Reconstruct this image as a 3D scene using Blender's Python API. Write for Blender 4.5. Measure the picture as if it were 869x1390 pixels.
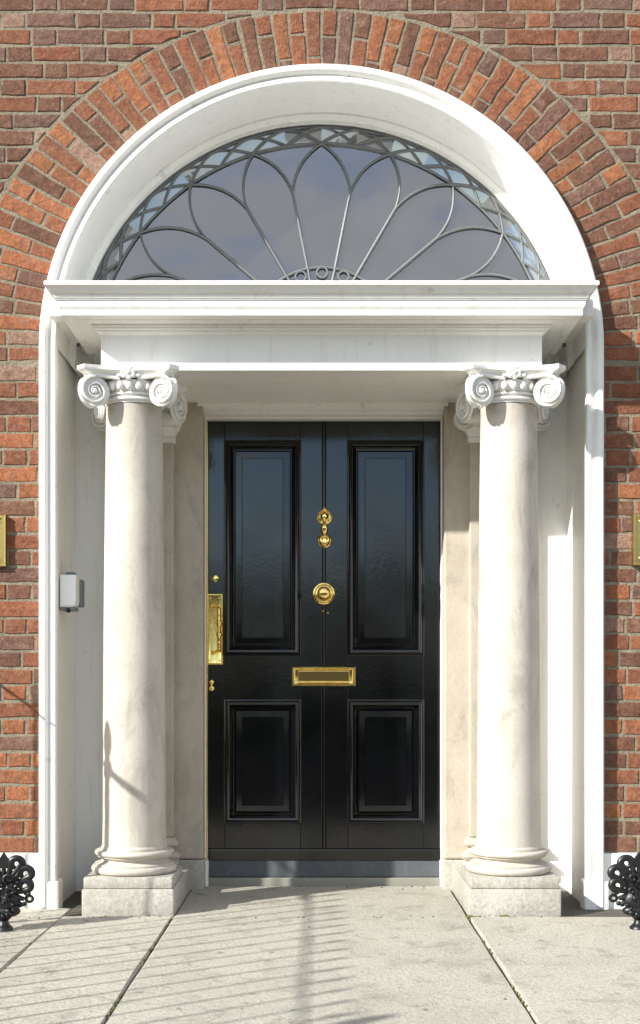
import bpy, bmesh, math, random
from mathutils import Vector, Matrix
from math import sin, cos, pi, radians as R

for o in list(bpy.data.objects): bpy.data.objects.remove(o)
S = bpy.context.scene
COL = S.collection
rnd = random.Random(7)

# ------------------------------------------------------------------ camera
# eye stands in the street, 0.88 m above the landing (1.63 m above the pavement)
FOC, HZ, VX, DC, HC = 1700.0, 935.0, 436.5, 5.1, 0.882
cd = bpy.data.cameras.new('camera'); cam = bpy.data.objects.new('camera', cd); COL.objects.link(cam)
cam.location = (0, -DC, HC); cam.rotation_euler = (pi/2, 0, 0)
cd.sensor_fit = 'VERTICAL'; cd.sensor_height = 36; cd.lens = 36*FOC/1390
cd.shift_y = (HZ-695)/1390; cd.shift_x = -(VX-434.5)/1390
cd.clip_end = 2000; cd.clip_start = .05
S.camera = cam

# ------------------------------------------------------------------ sky, sun, exposure
SUN_EL, SUN_AZ = R(30.5), R(235.5)
w = bpy.data.worlds.new('World'); S.world = w; w.use_nodes = True
nt = w.node_tree; bg = nt.nodes['Background']
sk = nt.nodes.new('ShaderNodeTexSky'); sk.sky_type = 'NISHITA'; sk.sun_disc = False
sk.sun_elevation = SUN_EL; sk.sun_rotation = SUN_AZ; sk.dust_density = .5; sk.ozone_density = 2.0
tc = nt.nodes.new('ShaderNodeTexCoord'); mp = nt.nodes.new('ShaderNodeMapping'); mp.inputs['Scale'].default_value = (1, 1, 2.6); mp.inputs['Location'].default_value = (1.09, 2.99, 6.49)
nz = nt.nodes.new('ShaderNodeTexNoise'); nz.inputs['Scale'].default_value = 2.3; nz.inputs['Detail'].default_value = 7; nz.inputs['Roughness'].default_value = .58
mr = nt.nodes.new('ShaderNodeMapRange'); mr.inputs[1].default_value = .42; mr.inputs[2].default_value = .53; mr.inputs[3].default_value = .0; mr.inputs[4].default_value = .9
mc = nt.nodes.new('ShaderNodeMix'); mc.data_type = 'RGBA'; mc.inputs[7].default_value = (4.6, 4.45, 4.4, 1)      # broken cloud over the whole sky
for a, b in ((tc.outputs['Generated'], mp.inputs[0]), (mp.outputs[0], nz.inputs['Vector']), (nz.outputs['Fac'], mr.inputs[0]), (mr.outputs[0], mc.inputs[0]), (sk.outputs[0], mc.inputs[6]), (mc.outputs[2], bg.inputs[0])): nt.links.new(a, b)
bg.inputs[1].default_value = 0.15
sl = bpy.data.lights.new('sun', 'SUN'); sl.energy = 4.5; sl.angle = R(.9); sl.color = (1, .965, .91)
so = bpy.data.objects.new('sun', sl); COL.objects.link(so)
sdir = Vector((sin(SUN_AZ)*cos(SUN_EL), cos(SUN_AZ)*cos(SUN_EL), sin(SUN_EL)))
so.rotation_euler = sdir.to_track_quat('Z', 'Y').to_euler(); so.location = sdir*30
S.view_settings.view_transform = 'Standard'; S.view_settings.look = 'None'
S.view_settings.gamma = 1; S.view_settings.use_curve_mapping = False
S.view_settings.exposure = 0.9
S.cycles.max_bounces = 8; S.cycles.diffuse_bounces = 5

# ------------------------------------------------------------------ materials
class NT:
    def __init__(s, name):
        s.m = bpy.data.materials.new(name); s.m.use_nodes = True
        s.t = s.m.node_tree; s.p = s.t.nodes['Principled BSDF']
        s.geo = s.t.nodes.new('ShaderNodeNewGeometry')
    def n(s, typ, **k):
        x = s.t.nodes.new('ShaderNode'+typ)
        for a, b in k.items(): setattr(x, a, b)
        return x
    def l(s, a, b): s.t.links.new(a, b)
    def coord(s, scale=(1, 1, 1)):
        mp = s.n('Mapping'); s.l(s.geo.outputs['Position'], mp.inputs[0]); mp.inputs['Scale'].default_value = scale
        return mp.outputs[0]
    def noise(s, sc, det=4, rough=.55, scale=(1, 1, 1), dist=0):
        x = s.n('TexNoise'); s.l(s.coord(scale), x.inputs['Vector'])
        x.inputs['Scale'].default_value = sc; x.inputs['Detail'].default_value = det
        x.inputs['Roughness'].default_value = rough; x.inputs['Distortion'].default_value = dist
        return x.outputs['Fac']
    def ramp(s, fac, a, b, ca=0., cb=1.):
        x = s.n('MapRange'); s.l(fac, x.inputs[0])
        for i, v in enumerate((a, b, ca, cb)): x.inputs[1+i].default_value = v
        return x.outputs[0]
    def mix(s, fac, a, b, mode='MIX'):
        x = s.n('Mix', data_type='RGBA', blend_type=mode)
        for sock, v in ((x.inputs[0], fac), (x.inputs[6], a), (x.inputs[7], b)):
            if isinstance(v, (int, float)): sock.default_value = v
            elif isinstance(v, tuple): sock.default_value = v+(1,) if len(v) == 3 else v
            else: s.l(v, sock)
        return x.outputs[2]
    def math(s, op, a, b=0.):
        x = s.n('Math', operation=op)
        for i, v in enumerate((a, b)):
            if isinstance(v, (int, float)): x.inputs[i].default_value = v
            else: s.l(v, x.inputs[i])
        return x.outputs[0]
    def col(s, c):
        if isinstance(c, tuple): s.p.inputs['Base Color'].default_value = c+(1,)
        else: s.l(c, s.p.inputs['Base Color'])
    def set(s, **k):
        for a, b in k.items():
            i = s.p.inputs[a.replace('_', ' ')]
            if isinstance(b, (int, float)): i.default_value = b
            else: s.l(b, i)
    def bump(s, h, st=.3, d=.002):
        x = s.n('Bump'); x.inputs['Strength'].default_value = st; x.inputs['Distance'].default_value = d
        s.l(h, x.inputs['Height']); s.l(x.outputs[0], s.p.inputs['Normal'])

def mat_paint():
    k = NT('white_paint')
    a = k.noise(2.2, 5); b = k.noise(14, 6, .65); st = k.noise(5, 5, .6, (6, 6, .6))
    c = k.mix(k.ramp(a, .35, .7), (.82, .815, .775), (.77, .76, .715))
    c = k.mix(k.ramp(st, .55, .78, 0, .5), c, (.56, .53, .45))
    c = k.mix(k.ramp(b, .63, .70, 0, .55), c, (.46, .43, .36))
    k.col(c); k.set(Roughness=.42)
    k.bump(k.math('ADD', k.noise(9, 4), k.math('MULTIPLY', k.noise(60, 4, .6), .35)), .35, .004)
    return k.m

def mat_stone(name, c0, c1, c2, streak=.55, fs=130, fm=.22, rel=.3):
    k = NT(name)
    a = k.noise(2.6, 6, .62); st = k.noise(4, 7, .7, (2.4, 2.4, 1.0), .9); f = k.noise(fs, 4, .8)
    c = k.mix(k.ramp(a, .38, .66), c0, c1)
    c = k.mix(k.ramp(st, .50, .74, 0, streak), c, c2)
    c = k.mix(k.ramp(f, .42, .66, 0, fm), c, tuple(v*.55 for v in c1))
    k.col(c); k.set(Roughness=.8)
    k.bump(k.math('ADD', k.noise(30, 6, .7), k.math('MULTIPLY', f, .5)), rel, .005)
    return k.m

def mat_brick():
    k = NT('brick')
    at = k.n('Attribute', attribute_name='tint'); base = at.outputs['Color']
    a = k.noise(34, 6, .75); b = k.noise(13, 6, .7, (1, 1, 1.6), .8); f = k.noise(95, 4, .75); sp = k.noise(55, 5, .75)
    dk = k.mix(1., base, (.42, .36, .38), 'MULTIPLY')
    c = k.mix(k.ramp(a, .40, .64, 0, .85), base, dk)
    c = k.mix(k.ramp(b, .54, .70, 0, .45), c, (.33, .24, .18))
    c = k.mix(k.ramp(f, .40, .66, 0, .5), c, dk)
    c = k.mix(k.ramp(sp, .62, .70, 0, .85), c, (.05, .038, .034))
    c = k.mix(k.ramp(sp, .36, .29, 0, .55), c, (.50, .43, .35))
    k.col(c); k.set(Roughness=.92)
    k.bump(k.math('ADD', k.math('MULTIPLY', a, 1.3), k.math('MULTIPLY', f, .8)), .9, .007)
    return k.m

def mat_mortar():
    k = NT('lime_mortar')
    a = k.noise(9, 6, .7); f = k.noise(90, 5, .7)
    c = k.mix(k.ramp(a, .35, .65), (.33, .285, .20), (.21, .18, .125))
    c = k.mix(k.ramp(f, .56, .68, 0, .8), c, (.07, .06, .048))
    k.col(c); k.set(Roughness=.95)
    k.bump(k.math('ADD', k.noise(40, 6, .75), k.math('MULTIPLY', f, .6)), 1., .016)
    return k.m

def mat_granite():
    k = NT('granite_flag')
    a = k.noise(2.5, 6, .65); f = k.noise(85, 4, .85); g = k.noise(150, 3, .85); d = k.noise(8, 6, .72, dist=.6)
    c = k.mix(k.ramp(a, .35, .68), (.50, .485, .42), (.40, .385, .33))
    c = k.mix(k.ramp(f, .47, .62, 0, .6), c, (.15, .145, .125))
    c = k.mix(k.ramp(g, .54, .66, 0, .6), c, (.60, .58, .52))
    c = k.mix(k.ramp(d, .52, .70, 0, .6), c, (.17, .165, .135))
    oi = k.n('ObjectInfo'); c = k.mix(.5, c, k.mix(k.ramp(oi.outputs['Random'], 0, 1), (.44, .43, .39), (.56, .55, .50)), 'OVERLAY')
    c = k.mix(k.ramp(k.noise(16, 2, .4), .70, .73, 0, .55), c, (.11, .105, .095))
    k.col(c); k.set(Roughness=.88)
    k.bump(k.math('ADD', k.noise(30, 6, .75), k.math('MULTIPLY', f, .8)), .8, .008)
    return k.m

def mat_simple(name, c, rough, metal=0, bump=None, **kw):
    k = NT(name); k.col(c); k.set(Roughness=rough, Metallic=metal, **kw)
    if bump: k.bump(k.noise(bump[0], 4), bump[1], bump[2])
    return k.m

def mat_black_gloss():
    k = NT('black_gloss_paint')
    a = k.noise(30, 5, .7)
    k.col(k.mix(k.ramp(a, .64, .78, 0, .5), (.0022, .0026, .0032), (.010, .011, .012)))
    g = k.noise(22, 4, .6, (2.2, 1, .35))
    k.set(Roughness=k.ramp(k.noise(6, 5), .3, .7, .07, .15), Specular_IOR_Level=.6)
    k.bump(k.math('ADD', k.noise(60, 3, .6), g), .08, .0022)
    return k.m

def mat_brass():
    k = NT('polished_brass')
    a = k.noise(35, 5, .65)
    k.col(k.mix(k.ramp(a, .45, .75), (.95, .72, .25), (.72, .50, .14)))
    k.set(Metallic=1., Roughness=k.ramp(a, .3, .75, .06, .18)); k.bump(k.noise(60, 3), .05, .001)
    return k.m

def mat_glass():
    k = NT('old_window_glass'); t = k.t; out = t.nodes['Material Output']
    gl = k.n('BsdfGlossy'); gl.inputs['Roughness'].default_value = .015; gl.inputs['Color'].default_value = (.90, .94, 1.0, 1)
    tr = k.n('BsdfTransparent'); tr.inputs['Color'].default_value = (.75, .76, .78, 1)
    df = k.n('BsdfDiffuse'); df.inputs['Color'].default_value = (.35, .34, .36, 1)
    fr = k.n('Fresnel'); fr.inputs['IOR'].default_value = 1.9
    f2 = k.math('ADD', fr.outputs[0], .10)
    b = k.n('Bump'); b.inputs['Strength'].default_value = .06; b.inputs['Distance'].default_value = .003
    k.l(k.noise(3.5, 3), b.inputs['Height']); k.l(b.outputs[0], gl.inputs['Normal'])
    m0 = k.n('MixShader'); k.l(k.ramp(k.noise(3, 5), .3, .8, .03, .09), m0.inputs[0]); k.l(tr.outputs[0], m0.inputs[1]); k.l(df.outputs[0], m0.inputs[2])
    mx = k.n('MixShader'); k.l(f2, mx.inputs[0]); k.l(m0.outputs[0], mx.inputs[1]); k.l(gl.outputs[0], mx.inputs[2])
    k.l(mx.outputs[0], out.inputs['Surface'])
    return k.m

M = dict(
    paint=mat_paint(), brick=mat_brick(), mortar=mat_mortar(), granite=mat_granite(),
    column=mat_stone('column_stone', (.57, .525, .45), (.46, .42, .355), (.25, .22, .175), .7),
    jamb=mat_stone('jamb_stone', (.50, .445, .36), (.40, .35, .275), (.23, .20, .16), .65),
    plinth=mat_stone('plinth_stone', (.50, .48, .42), (.38, .365, .31), (.21, .20, .165), .6, 70, .6, .8),
    black=mat_black_gloss(), brass=mat_brass(), glass=mat_glass(),
    iron=mat_simple('black_iron', (.005, .0055, .006), .38, 0, (70, .35, .004)),
    kick=mat_stone('grey_blue_paint', (.085, .095, .105), (.07, .08, .09), (.17, .175, .17), .5, 60, .3, .2),
    sill=mat_simple('shaded_sill_paint', (.24, .24, .20), .6, 0, (40, .3, .002)),  # the shade over the sill is put into this darker colour
    lead=mat_simple('grey_lead', (.13, .142, .14), .5, 0, (120, .3, .002)),
    plastic=mat_simple('white_plastic', (.88, .90, .92), .35),
    grey=mat_simple('grey_plastic', (.16, .18, .20), .45),
    dark=mat_simple('dark_lens', (.01, .01, .01), .2),
    hall=mat_simple('hall_plaster', (.16, .15, .15), .8),
    joint=mat_simple('joint_dirt', (.07, .065, .05), .95, 0, (60, .8, .006)),
    road=mat_simple('asphalt', (.045, .045, .046), 1., 0, None, Specular_IOR_Level=0.),
    paving=mat_simple('concrete_paving', (.09, .088, .082), 1., 0, None, Specular_IOR_Level=0.),
    plaque_brass=mat_simple('dark_reflection_brass', (.50, .37, .14), .28, 1., (70, .2, .002)),  # dark reflections in the plaques are put into this duller brass colour
    deadleaf=mat_simple('dead_leaf', (.45, .30, .08), .8),
    leaf=mat_simple('leaf', (.04, .07, .025), .8, 0, None, Specular_IOR_Level=.1), bark=mat_simple('bark', (.09, .07, .05), .9),
    moss=mat_simple('moss', (.10, .12, .03), .95, 0, (120, .8, .006)),
)

# ------------------------------------------------------------------ mesh helpers
def finish(name, bm, mat, parent=None, sharp=None, loc=None):
    """link a bmesh (world coordinates) as one object; sharp = smooth shading with edges over that angle kept hard"""
    bmesh.ops.recalc_face_normals(bm, faces=bm.faces)
    if sharp is not None:
        for f in bm.faces: f.smooth = True
        for e in bm.edges:
            if len(e.link_faces) != 2 or e.calc_face_angle(0) > R(sharp): e.smooth = False
    if loc is not None:
        bmesh.ops.translate(bm, verts=bm.verts, vec=-Vector(loc))
    me = bpy.data.meshes.new(name); bm.to_mesh(me); bm.free()
    if mat: me.materials.append(M[mat])
    return link(name, me, parent, loc)

def link(name, me, parent=None, loc=None):
    o = bpy.data.objects.new(name, me); COL.objects.link(o)
    if loc is not None: o.location = loc
    if parent is not None:
        o.parent = parent
        off = Vector((0, 0, 0)); q = parent
        while q is not None: off += q.location if q.parent is None or q.get('_abs') is None else q.location; q = None
        o.matrix_parent_inverse = PINV.get(parent.name, Matrix.Identity(4))
        PINV[o.name] = Matrix.Translation(-Vector(o.location))
    else:
        PINV[o.name] = Matrix.Translation(-Vector(o.location))
    return o
PINV = {}

def tag(o, label, cat=None, group=None, kind=None):
    if label: o['label'] = label
    if cat: o['category'] = cat
    if group: o['group'] = group
    if kind: o['kind'] = kind
    return o

def thing(name, loc, label, cat, group=None):
    o = link(name, None, None, loc); o.empty_display_size = .1
    return tag(o, label, cat, group)

def box(bm, x0, x1, y0, y1, z0, z1, bev=0., seg=2):
    r = bmesh.ops.create_cube(bm, size=1)
    for v in r['verts']:
        v.co = Vector((x0+(v.co.x+.5)*(x1-x0), y0+(v.co.y+.5)*(y1-y0), z0+(v.co.z+.5)*(z1-z0)))
    if bev:
        es = list({e for v in r['verts'] for e in v.link_edges})
        bmesh.ops.bevel(bm, geom=es, offset=bev, segments=seg, affect='EDGES', profile=.5)

def boxo(name, b, mat, parent=None, bev=.003, sharp=18, seg=2):
    bm = bmesh.new(); box(bm, *b, bev, seg); return finish(name, bm, mat, parent, sharp)

def lathe(bm, prof, c, n=48, axis='Z'):
    """prof: list of (radius, height) from c"""
    rings = []
    for r, h in prof:
        ring = []
        for i in range(n):
            a = 2*pi*i/n
            p = Vector((r*cos(a), r*sin(a), h))
            if axis == 'Y': p = Vector((p.x, -p.z, p.y))     # grows towards the street
            ring.append(bm.verts.new(Vector(c)+p))
        rings.append(ring)
    for a, b in zip(rings, rings[1:]):
        for i in range(n): bm.faces.new((a[i], a[(i+1) % n], b[(i+1) % n], b[i]))
    for ring in (rings[0], rings[-1]):
        try: bm.faces.new(ring)
        except ValueError: pass

def tube(bm, pts, r, n=8, closed=False, flat=1., nrm=Vector((0, 1, 0)), rr=None):
    """sweep an oval section along pts; flat scales it along nrm"""
    pts = [Vector(p) for p in pts]; rings = []; N = len(pts)
    for i, p in enumerate(pts):
        a = pts[(i-1) % N] if (i > 0 or closed) else p
        b = pts[(i+1) % N] if (i < N-1 or closed) else p
        t = (b-a).normalized(); u = t.cross(nrm)
        if u.length < 1e-4: u = t.cross(Vector((1, 0, 0)))
        u.normalize(); v = u.cross(t).normalized()
        rad = rr[i] if rr else r
        rings.append([bm.verts.new(p+u*rad*cos(2*pi*k/n)+v*rad*flat*sin(2*pi*k/n)) for k in range(n)])
    m = N if closed else N-1
    for i in range(m):
        A, B = rings[i], rings[(i+1) % N]
        for k in range(n): bm.faces.new((A[k], A[(k+1) % n], B[(k+1) % n], B[k]))
    if not closed:
        bm.faces.new(rings[0]); bm.faces.new(rings[-1])

def ellip(bm, c, rx, ry, rz, u=10, v=7):
    r = bmesh.ops.create_uvsphere(bm, u_segments=u, v_segments=v, radius=1)
    for q in r['verts']: q.co = Vector((c[0]+q.co.x*rx, c[1]+q.co.y*ry, c[2]+q.co.z*rz))

def strip(bm, prof_rows, close=False):
    """rows of points -> quads"""
    rows = [[bm.verts.new(p) for p in row] for row in prof_rows]
    for a, b in zip(rows, rows[1:]):
        for i in range(len(a)-1): bm.faces.new((a[i], a[i+1], b[i+1], b[i]))

def bez(p0, p1, p2, p3, n=14):
    return [p0*(1-t)**3+p1*3*t*(1-t)**2+p2*3*t*t*(1-t)+p3*t**3 for t in (i/n for i in range(n+1))]

# ------------------------------------------------------------------ ground, street
ZC = 2.265            # springing of the arch
ST = -.75             # street level
bm = bmesh.new(); strip(bm, [[(-400, -400, ST-.02), (400, -400, ST-.02)], [(-400, 400, ST-.02), (400, 400, ST-.02)]])
tag(finish('ground', bm, 'road'), None, kind='structure')
bm = bmesh.new(); box(bm, -40, 40, -6.2, -3.4, ST-.1, ST+.0, .01)
tag(finish('street_pavement', bm, 'paving'), None, kind='structure')
land = boxo('landing', (-3.4, 3.4, -2.02, .62, ST-.05, -.012), 'joint', None, .0); tag(land, None, kind='structure')

def slab(bm, poly, z0, z1, bev=.006, jit=.0018, step=.16, r=rnd):
    """stone slab with slightly worn edges from a plan polygon (ccw)"""
    ring = []
    for i, p in enumerate(poly):
        q = poly[(i+1) % len(poly)]; L = math.dist(p, q); k = max(1, int(L/step))
        nx, ny = (q[1]-p[1])/L, -(q[0]-p[0])/L
        for j in range(k):
            t = j/k; d = 0 if j == 0 else r.uniform(-jit, jit)
            ring.append((p[0]+(q[0]-p[0])*t+nx*d, p[1]+(q[1]-p[1])*t+ny*d))
    cx = sum(p[0] for p in ring)/len(ring); cy = sum(p[1] for p in ring)/len(ring)
    def ins(p, d):
        L = math.hypot(p[0]-cx, p[1]-cy); return (p[0]+(cx-p[0])*d/L*1.3, p[1]+(cy-p[1])*d/L*1.3)
    A = [bm.verts.new((x, y, z0)) for x, y in ring]
    B = [bm.verts.new((x, y, z1-bev)) for x, y in ring]
    Cc = [bm.verts.new((*ins(p, bev), z1)) for p in ring]
    n = len(ring)
    for X, Y in ((A, B), (B, Cc)):
        for i in range(n): bm.faces.new((X[i], X[(i+1) % n], Y[(i+1) % n], Y[i]))
    bm.faces.new(Cc)

J = .0035
flags = [((-.576+J, -2.0), (.569-J, -2.0), (.569-J, .50), (-.576+J, .50)),
         ((-1.005+J, -2.0), (-.576-J, -2.0), (-.576-J, -.246), (-1.005+J, -.246)),
         ((-2.0, -2.0), (-1.005-J, -2.0), (-1.005-J, -.30), (-2.0, -.30)),
         ((.569+J, -2.0), (1.98, -2.0), (1.98, -.262), (.569+J, -.252)),
         ((-1.62, -.285), (-1.005-J, -.285), (-1.005-J, -.03), (-1.62, -.03)),
         ((-3.3, -.29), (-1.63, -.29), (-1.63, -.03), (-3.3, -.03)),
         ((-3.3, -2.0), (-2.01, -2.0), (-2.01, -.30), (-3.3, -.30)),
         ((1.24, -.248), (2.6, -.25), (2.6, -.03), (1.24, -.03)),
         ((1.99, -2.0), (3.3, -2.0), (3.3, -.262), (1.99, -.262))]
for i, f in enumerate(flags):
    bm = bmesh.new(); slab(bm, f, -.05, [0, .0015, -.002, .001, -.006, -.004, 0, -.005, 0][i])
    cx = sum(p[0] for p in f)/len(f); cy = sum(p[1] for p in f)/len(f)
    finish('flagstone', bm, 'granite', land, 30, (cx, cy, 0))
# rough bedding between the plinth and the wall foot
bm = bmesh.new(); slab(bm, ((-1.0, -.243), (-.93, -.243), (-.93, .43), (-1.0, .43)), -.05, -.002); finish('bedding', bm, 'joint', land, 30)
bm = bmesh.new(); slab(bm, ((.935, -.243), (1.23, -.246), (1.23, -.03), (.935, -.03)), -.05, -.009); finish('bedding', bm, 'joint', land, 30)
for i in range(5):
    bm = bmesh.new(); slab(bm, ((-1.5, -2.025-.28*(i+1)), (1.5, -2.025-.28*(i+1)), (1.5, -2.025-.28*i), (-1.5, -2.025-.28*i)), ST-.05, -.125*(i+1), .01)
    finish('step', bm, 'granite', land, 30)
# moss tufts at the foot of the right plinth
bm = bmesh.new()
for i in range(26):
    x = rnd.choice([.70, .71, .72, .575, .58])+rnd.gauss(0, .012); y = -.249+rnd.gauss(0, .003) if x > .62 else -.262+rnd.gauss(0, .012)
    ellip(bm, (x, y, .001), rnd.uniform(.003, .008), rnd.uniform(.003, .006), rnd.uniform(.003, .007), 6, 4)
for i in range(150):
    x = rnd.choice((-.576, -.576, .569, .569, -1.005))+rnd.gauss(0, .003); y = rnd.uniform(-1.9, -.25)
    if sin(y*9+x*5)+rnd.gauss(0, .4) < .3: continue
    ellip(bm, (x, y, -.003), rnd.uniform(.002, .005), rnd.uniform(.003, .009), rnd.uniform(.003, .006), 6, 4)
finish('moss', bm, 'moss', land, 60)['kind'] = 'stuff'
bm = bmesh.new()
for i in range(70):
    x = rnd.uniform(-1.3, 1.3); y = rnd.uniform(-1.8, -.26) if rnd.random() < .3 else -.25-abs(rnd.gauss(0, .03))
    if abs(x) < .57 and rnd.random() < .4: y = .48-abs(rnd.gauss(0, .04))
    s = rnd.uniform(.0015, .004); ellip(bm, (x, y, .002), s*1.4, s, s*.6, 5, 4)
finish('grit', bm, 'bark', land, 60)['kind'] = 'stuff'
bm = bmesh.new(); strip(bm, [[(-.842, -.272, .002), (-.833, -.278, .004)], [(-.836, -.262, .007), (-.824, -.270, .003)], [(-.826, -.258, .003), (-.818, -.264, .002)]])
finish('fallen_leaf', bm, 'deadleaf', land)

# ------------------------------------------------------------------ brick wall and brick arch
AC, AR = 2.145, 1.5          # centre height and radius of the outer edge of the brick arch
wall = thing('brick_wall', (0, 0, 0), 'weathered red brick wall with pale lime joints around the white doorway', 'wall')
bm = bmesh.new(); YM = .0022
hw, top = 3.3, 4.7
rows = []
pa, pb = [], []
n = 60
for i in range(n+1):
    a = pi*i/n; c, s = cos(a), sin(a)
    k = min(hw/abs(c) if abs(c) > 1e-6 else 1e9, (top-ZC)/s if s > 1e-6 else 1e9)
    pa.append((1.135*c, YM, ZC+1.135*s)); pb.append((k*c, YM, ZC+k*s))
strip(bm, [pa, pb])
for s in (-1, 1): strip(bm, [[(1.135*s, YM, 0), (1.135*s, YM, ZC)], [(hw*s, YM, 0), (hw*s, YM, ZC)]])
finish('mortar', bm, 'mortar', wall)

ORANGE, RED, BROWN, MAUVE, PALE = (.37, .142, .058), (.285, .108, .050), (.195, .090, .050), (.195, .106, .071), (.33, .20, .135)
def brick_tint(x, z, arch=False):
    t = rnd.random()
    if arch: pal = [(.30, ORANGE), (.62, RED), (.88, BROWN), (.96, MAUVE), (1, PALE)]
    elif z > 2.3: pal = [(.05, ORANGE), (.36, RED), (.74, BROWN), (.96, MAUVE), (1, PALE)]
    elif x < 0: pal = [(.42, ORANGE), (.80, RED), (.90, BROWN), (.97, MAUVE), (1, PALE)]
    else: pal = [(.15, ORANGE), (.55, RED), (.88, BROWN), (.98, MAUVE), (1, PALE)]
    c = next(c for p, c in pal if t <= p); g = rnd.uniform(.86, 1.12); h = rnd.uniform(.95, 1.05)
    return (c[0]*g, c[1]*g*h, c[2]*g*h, 1)

def add_brick(bm, poly, tint, cy=0.):
    """irregular chamfered brick whose face outline is poly (x, z); 30 to 60 triangles"""
    lay = bm.loops.layers.float_color.get('tint') or bm.loops.layers.float_color.new('tint')
    cx = sum(p[0] for p in poly)/len(poly); cz = sum(p[1] for p in poly)/len(poly)
    ring = []
    for i, p in enumerate(poly):
        q = poly[(i+1) % len(poly)]; L = math.dist(p, q)
        if L < .004: continue
        k = 3 if L > .13 else (2 if L > .06 else 1)
        nx, nz = (q[1]-p[1])/L, -(q[0]-p[0])/L
        for j in range(k):
            t = j/k+(rnd.uniform(-.08, .08) if j else 0); d = rnd.uniform(-.0035, .002)
            ring.append((p[0]+(q[0]-p[0])*t+nx*d+rnd.uniform(-.0015, .0015), p[1]+(q[1]-p[1])*t+nz*d))
    n = len(ring)
    if n < 3: return
    yf = cy-rnd.uniform(.0005, .0028); ch = rnd.uniform(.002, .004)
    tx, tz = rnd.uniform(-.008, .008), rnd.uniform(-.02, .02)
    def Y(x, z): return yf+tx*(x-cx)+tz*(z-cz)
    A = [bm.verts.new((x, YM+.02, z)) for x, z in ring]
    B = [bm.verts.new((x, Y(x, z)+ch*.9, z)) for x, z in ring]
    Cc = []
    for x, z in ring:
        L = math.hypot(cx-x, cz-z)+1e-6; d = ch*rnd.uniform(.7, 1.5)
        px = x+math.copysign(min(d, abs(cx-x)*.6), cx-x); pz = z+math.copysign(min(d, abs(cz-z)*.6), cz-z)
        Cc.append(bm.verts.new((px, Y(px, pz)+rnd.uniform(-.0008, .0012), pz)))
    m = bm.verts.new((cx, Y(cx, cz)-rnd.uniform(0, .0015), cz))
    fs = []
    for X, Yv in ((A, B), (B, Cc)):
        for i in range(n): fs.append(bm.faces.new((X[i], X[(i+1) % n], Yv[(i+1) % n], Yv[i])))
    for i in range(n): fs.append(bm.faces.new((Cc[i], Cc[(i+1) % n], m)))
    for f in fs:
        for l in f.loops: l[lay] = tint

def clip(poly, nx, nz, d):
    out = []
    for i, p in enumerate(poly):
        q = poly[(i+1) % len(poly)]
        a = p[0]*nx+p[1]*nz-d; b = q[0]*nx+q[1]*nz-d
        if a >= 0: out.append(p)
        if a*b < 0:
            t = a/(a-b); out.append((p[0]+(q[0]-p[0])*t, p[1]+(q[1]-p[1])*t))
    return out
def area(poly):
    return abs(sum(p[0]*q[1]-q[0]*p[1] for p, q in zip(poly, poly[1:]+poly[:1])))/2

def single(poly, tint, parent):
    bm = bmesh.new(); add_brick(bm, poly, tint)
    cx = sum(p[0] for p in poly)/len(poly); cz = sum(p[1] for p in poly)/len(poly)
    finish('brick', bm, 'brick', parent, None, (cx, 0, cz))

CH, LS, LH, JT = .0685, .193, .092, .0098
far = bmesh.new(); nb = 0
z = .219; row = 0
while z < 4.6:
    x = -3.5-(row % 2)*(LS/2+LH/2+JT)+rnd.uniform(-.012, .012)+.03; kind = 0
    while x < 3.3:
        L = (LS if kind == 0 else LH)+rnd.uniform(-.006, .006)
        if rnd.random() < .05 and kind == 0: L -= .03
        dz = rnd.uniform(-.002, .002)
        poly = [(x, z+dz), (x+L, z+dz+rnd.uniform(-.0015, .0015)), (x+L, z+CH-JT+rnd.uniform(-.003, .002)), (x, z+CH-JT+rnd.uniform(-.003, .002))]
        x += L+JT+rnd.uniform(-.002, .002); kind ^= 1
        if x-L < -3.25: continue
        if z+CH > 2.215:
            cx = sum(p[0] for p in poly)/4; cz = sum(p[1] for p in poly)/4-AC
            for it in range(2):
                L2 = math.hypot(cx, cz); u = (cx/L2, cz/L2)
                pl = clip(poly, u[0], u[1], (AR+.010)+AC*u[1])
                if len(pl) < 3: break
                cx = sum(p[0] for p in pl)/len(pl); cz = sum(p[1] for p in pl)/len(pl)-AC
            poly = pl
        elif poly[0][0] < 1.15 and poly[1][0] > -1.15:
            s = 1 if x > 0 else -1
            poly = clip(poly, s, 0, 1.141)
        if len(poly) < 3 or area(poly) < .0005: continue
        cx = sum(p[0] for p in poly)/len(poly); t = brick_tint(cx, z)
        mnx = min(abs(p[0]) for p in poly)
        if mnx < 1.33 and z < 3.71: single(poly, t, wall); nb += 1
        else: add_brick(far, poly, t)
    z += CH; row += 1
tag(finish('brick', far, 'brick', wall), None, kind='stuff')
# painted plinth at the wall foot
for s in (-1, 1):
    a, b = sorted((s*1.135, s*3.25))
    boxo('wall_plinth', (a, b, -.022, .03, -.03, .214), 'paint', wall, .006)

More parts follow.
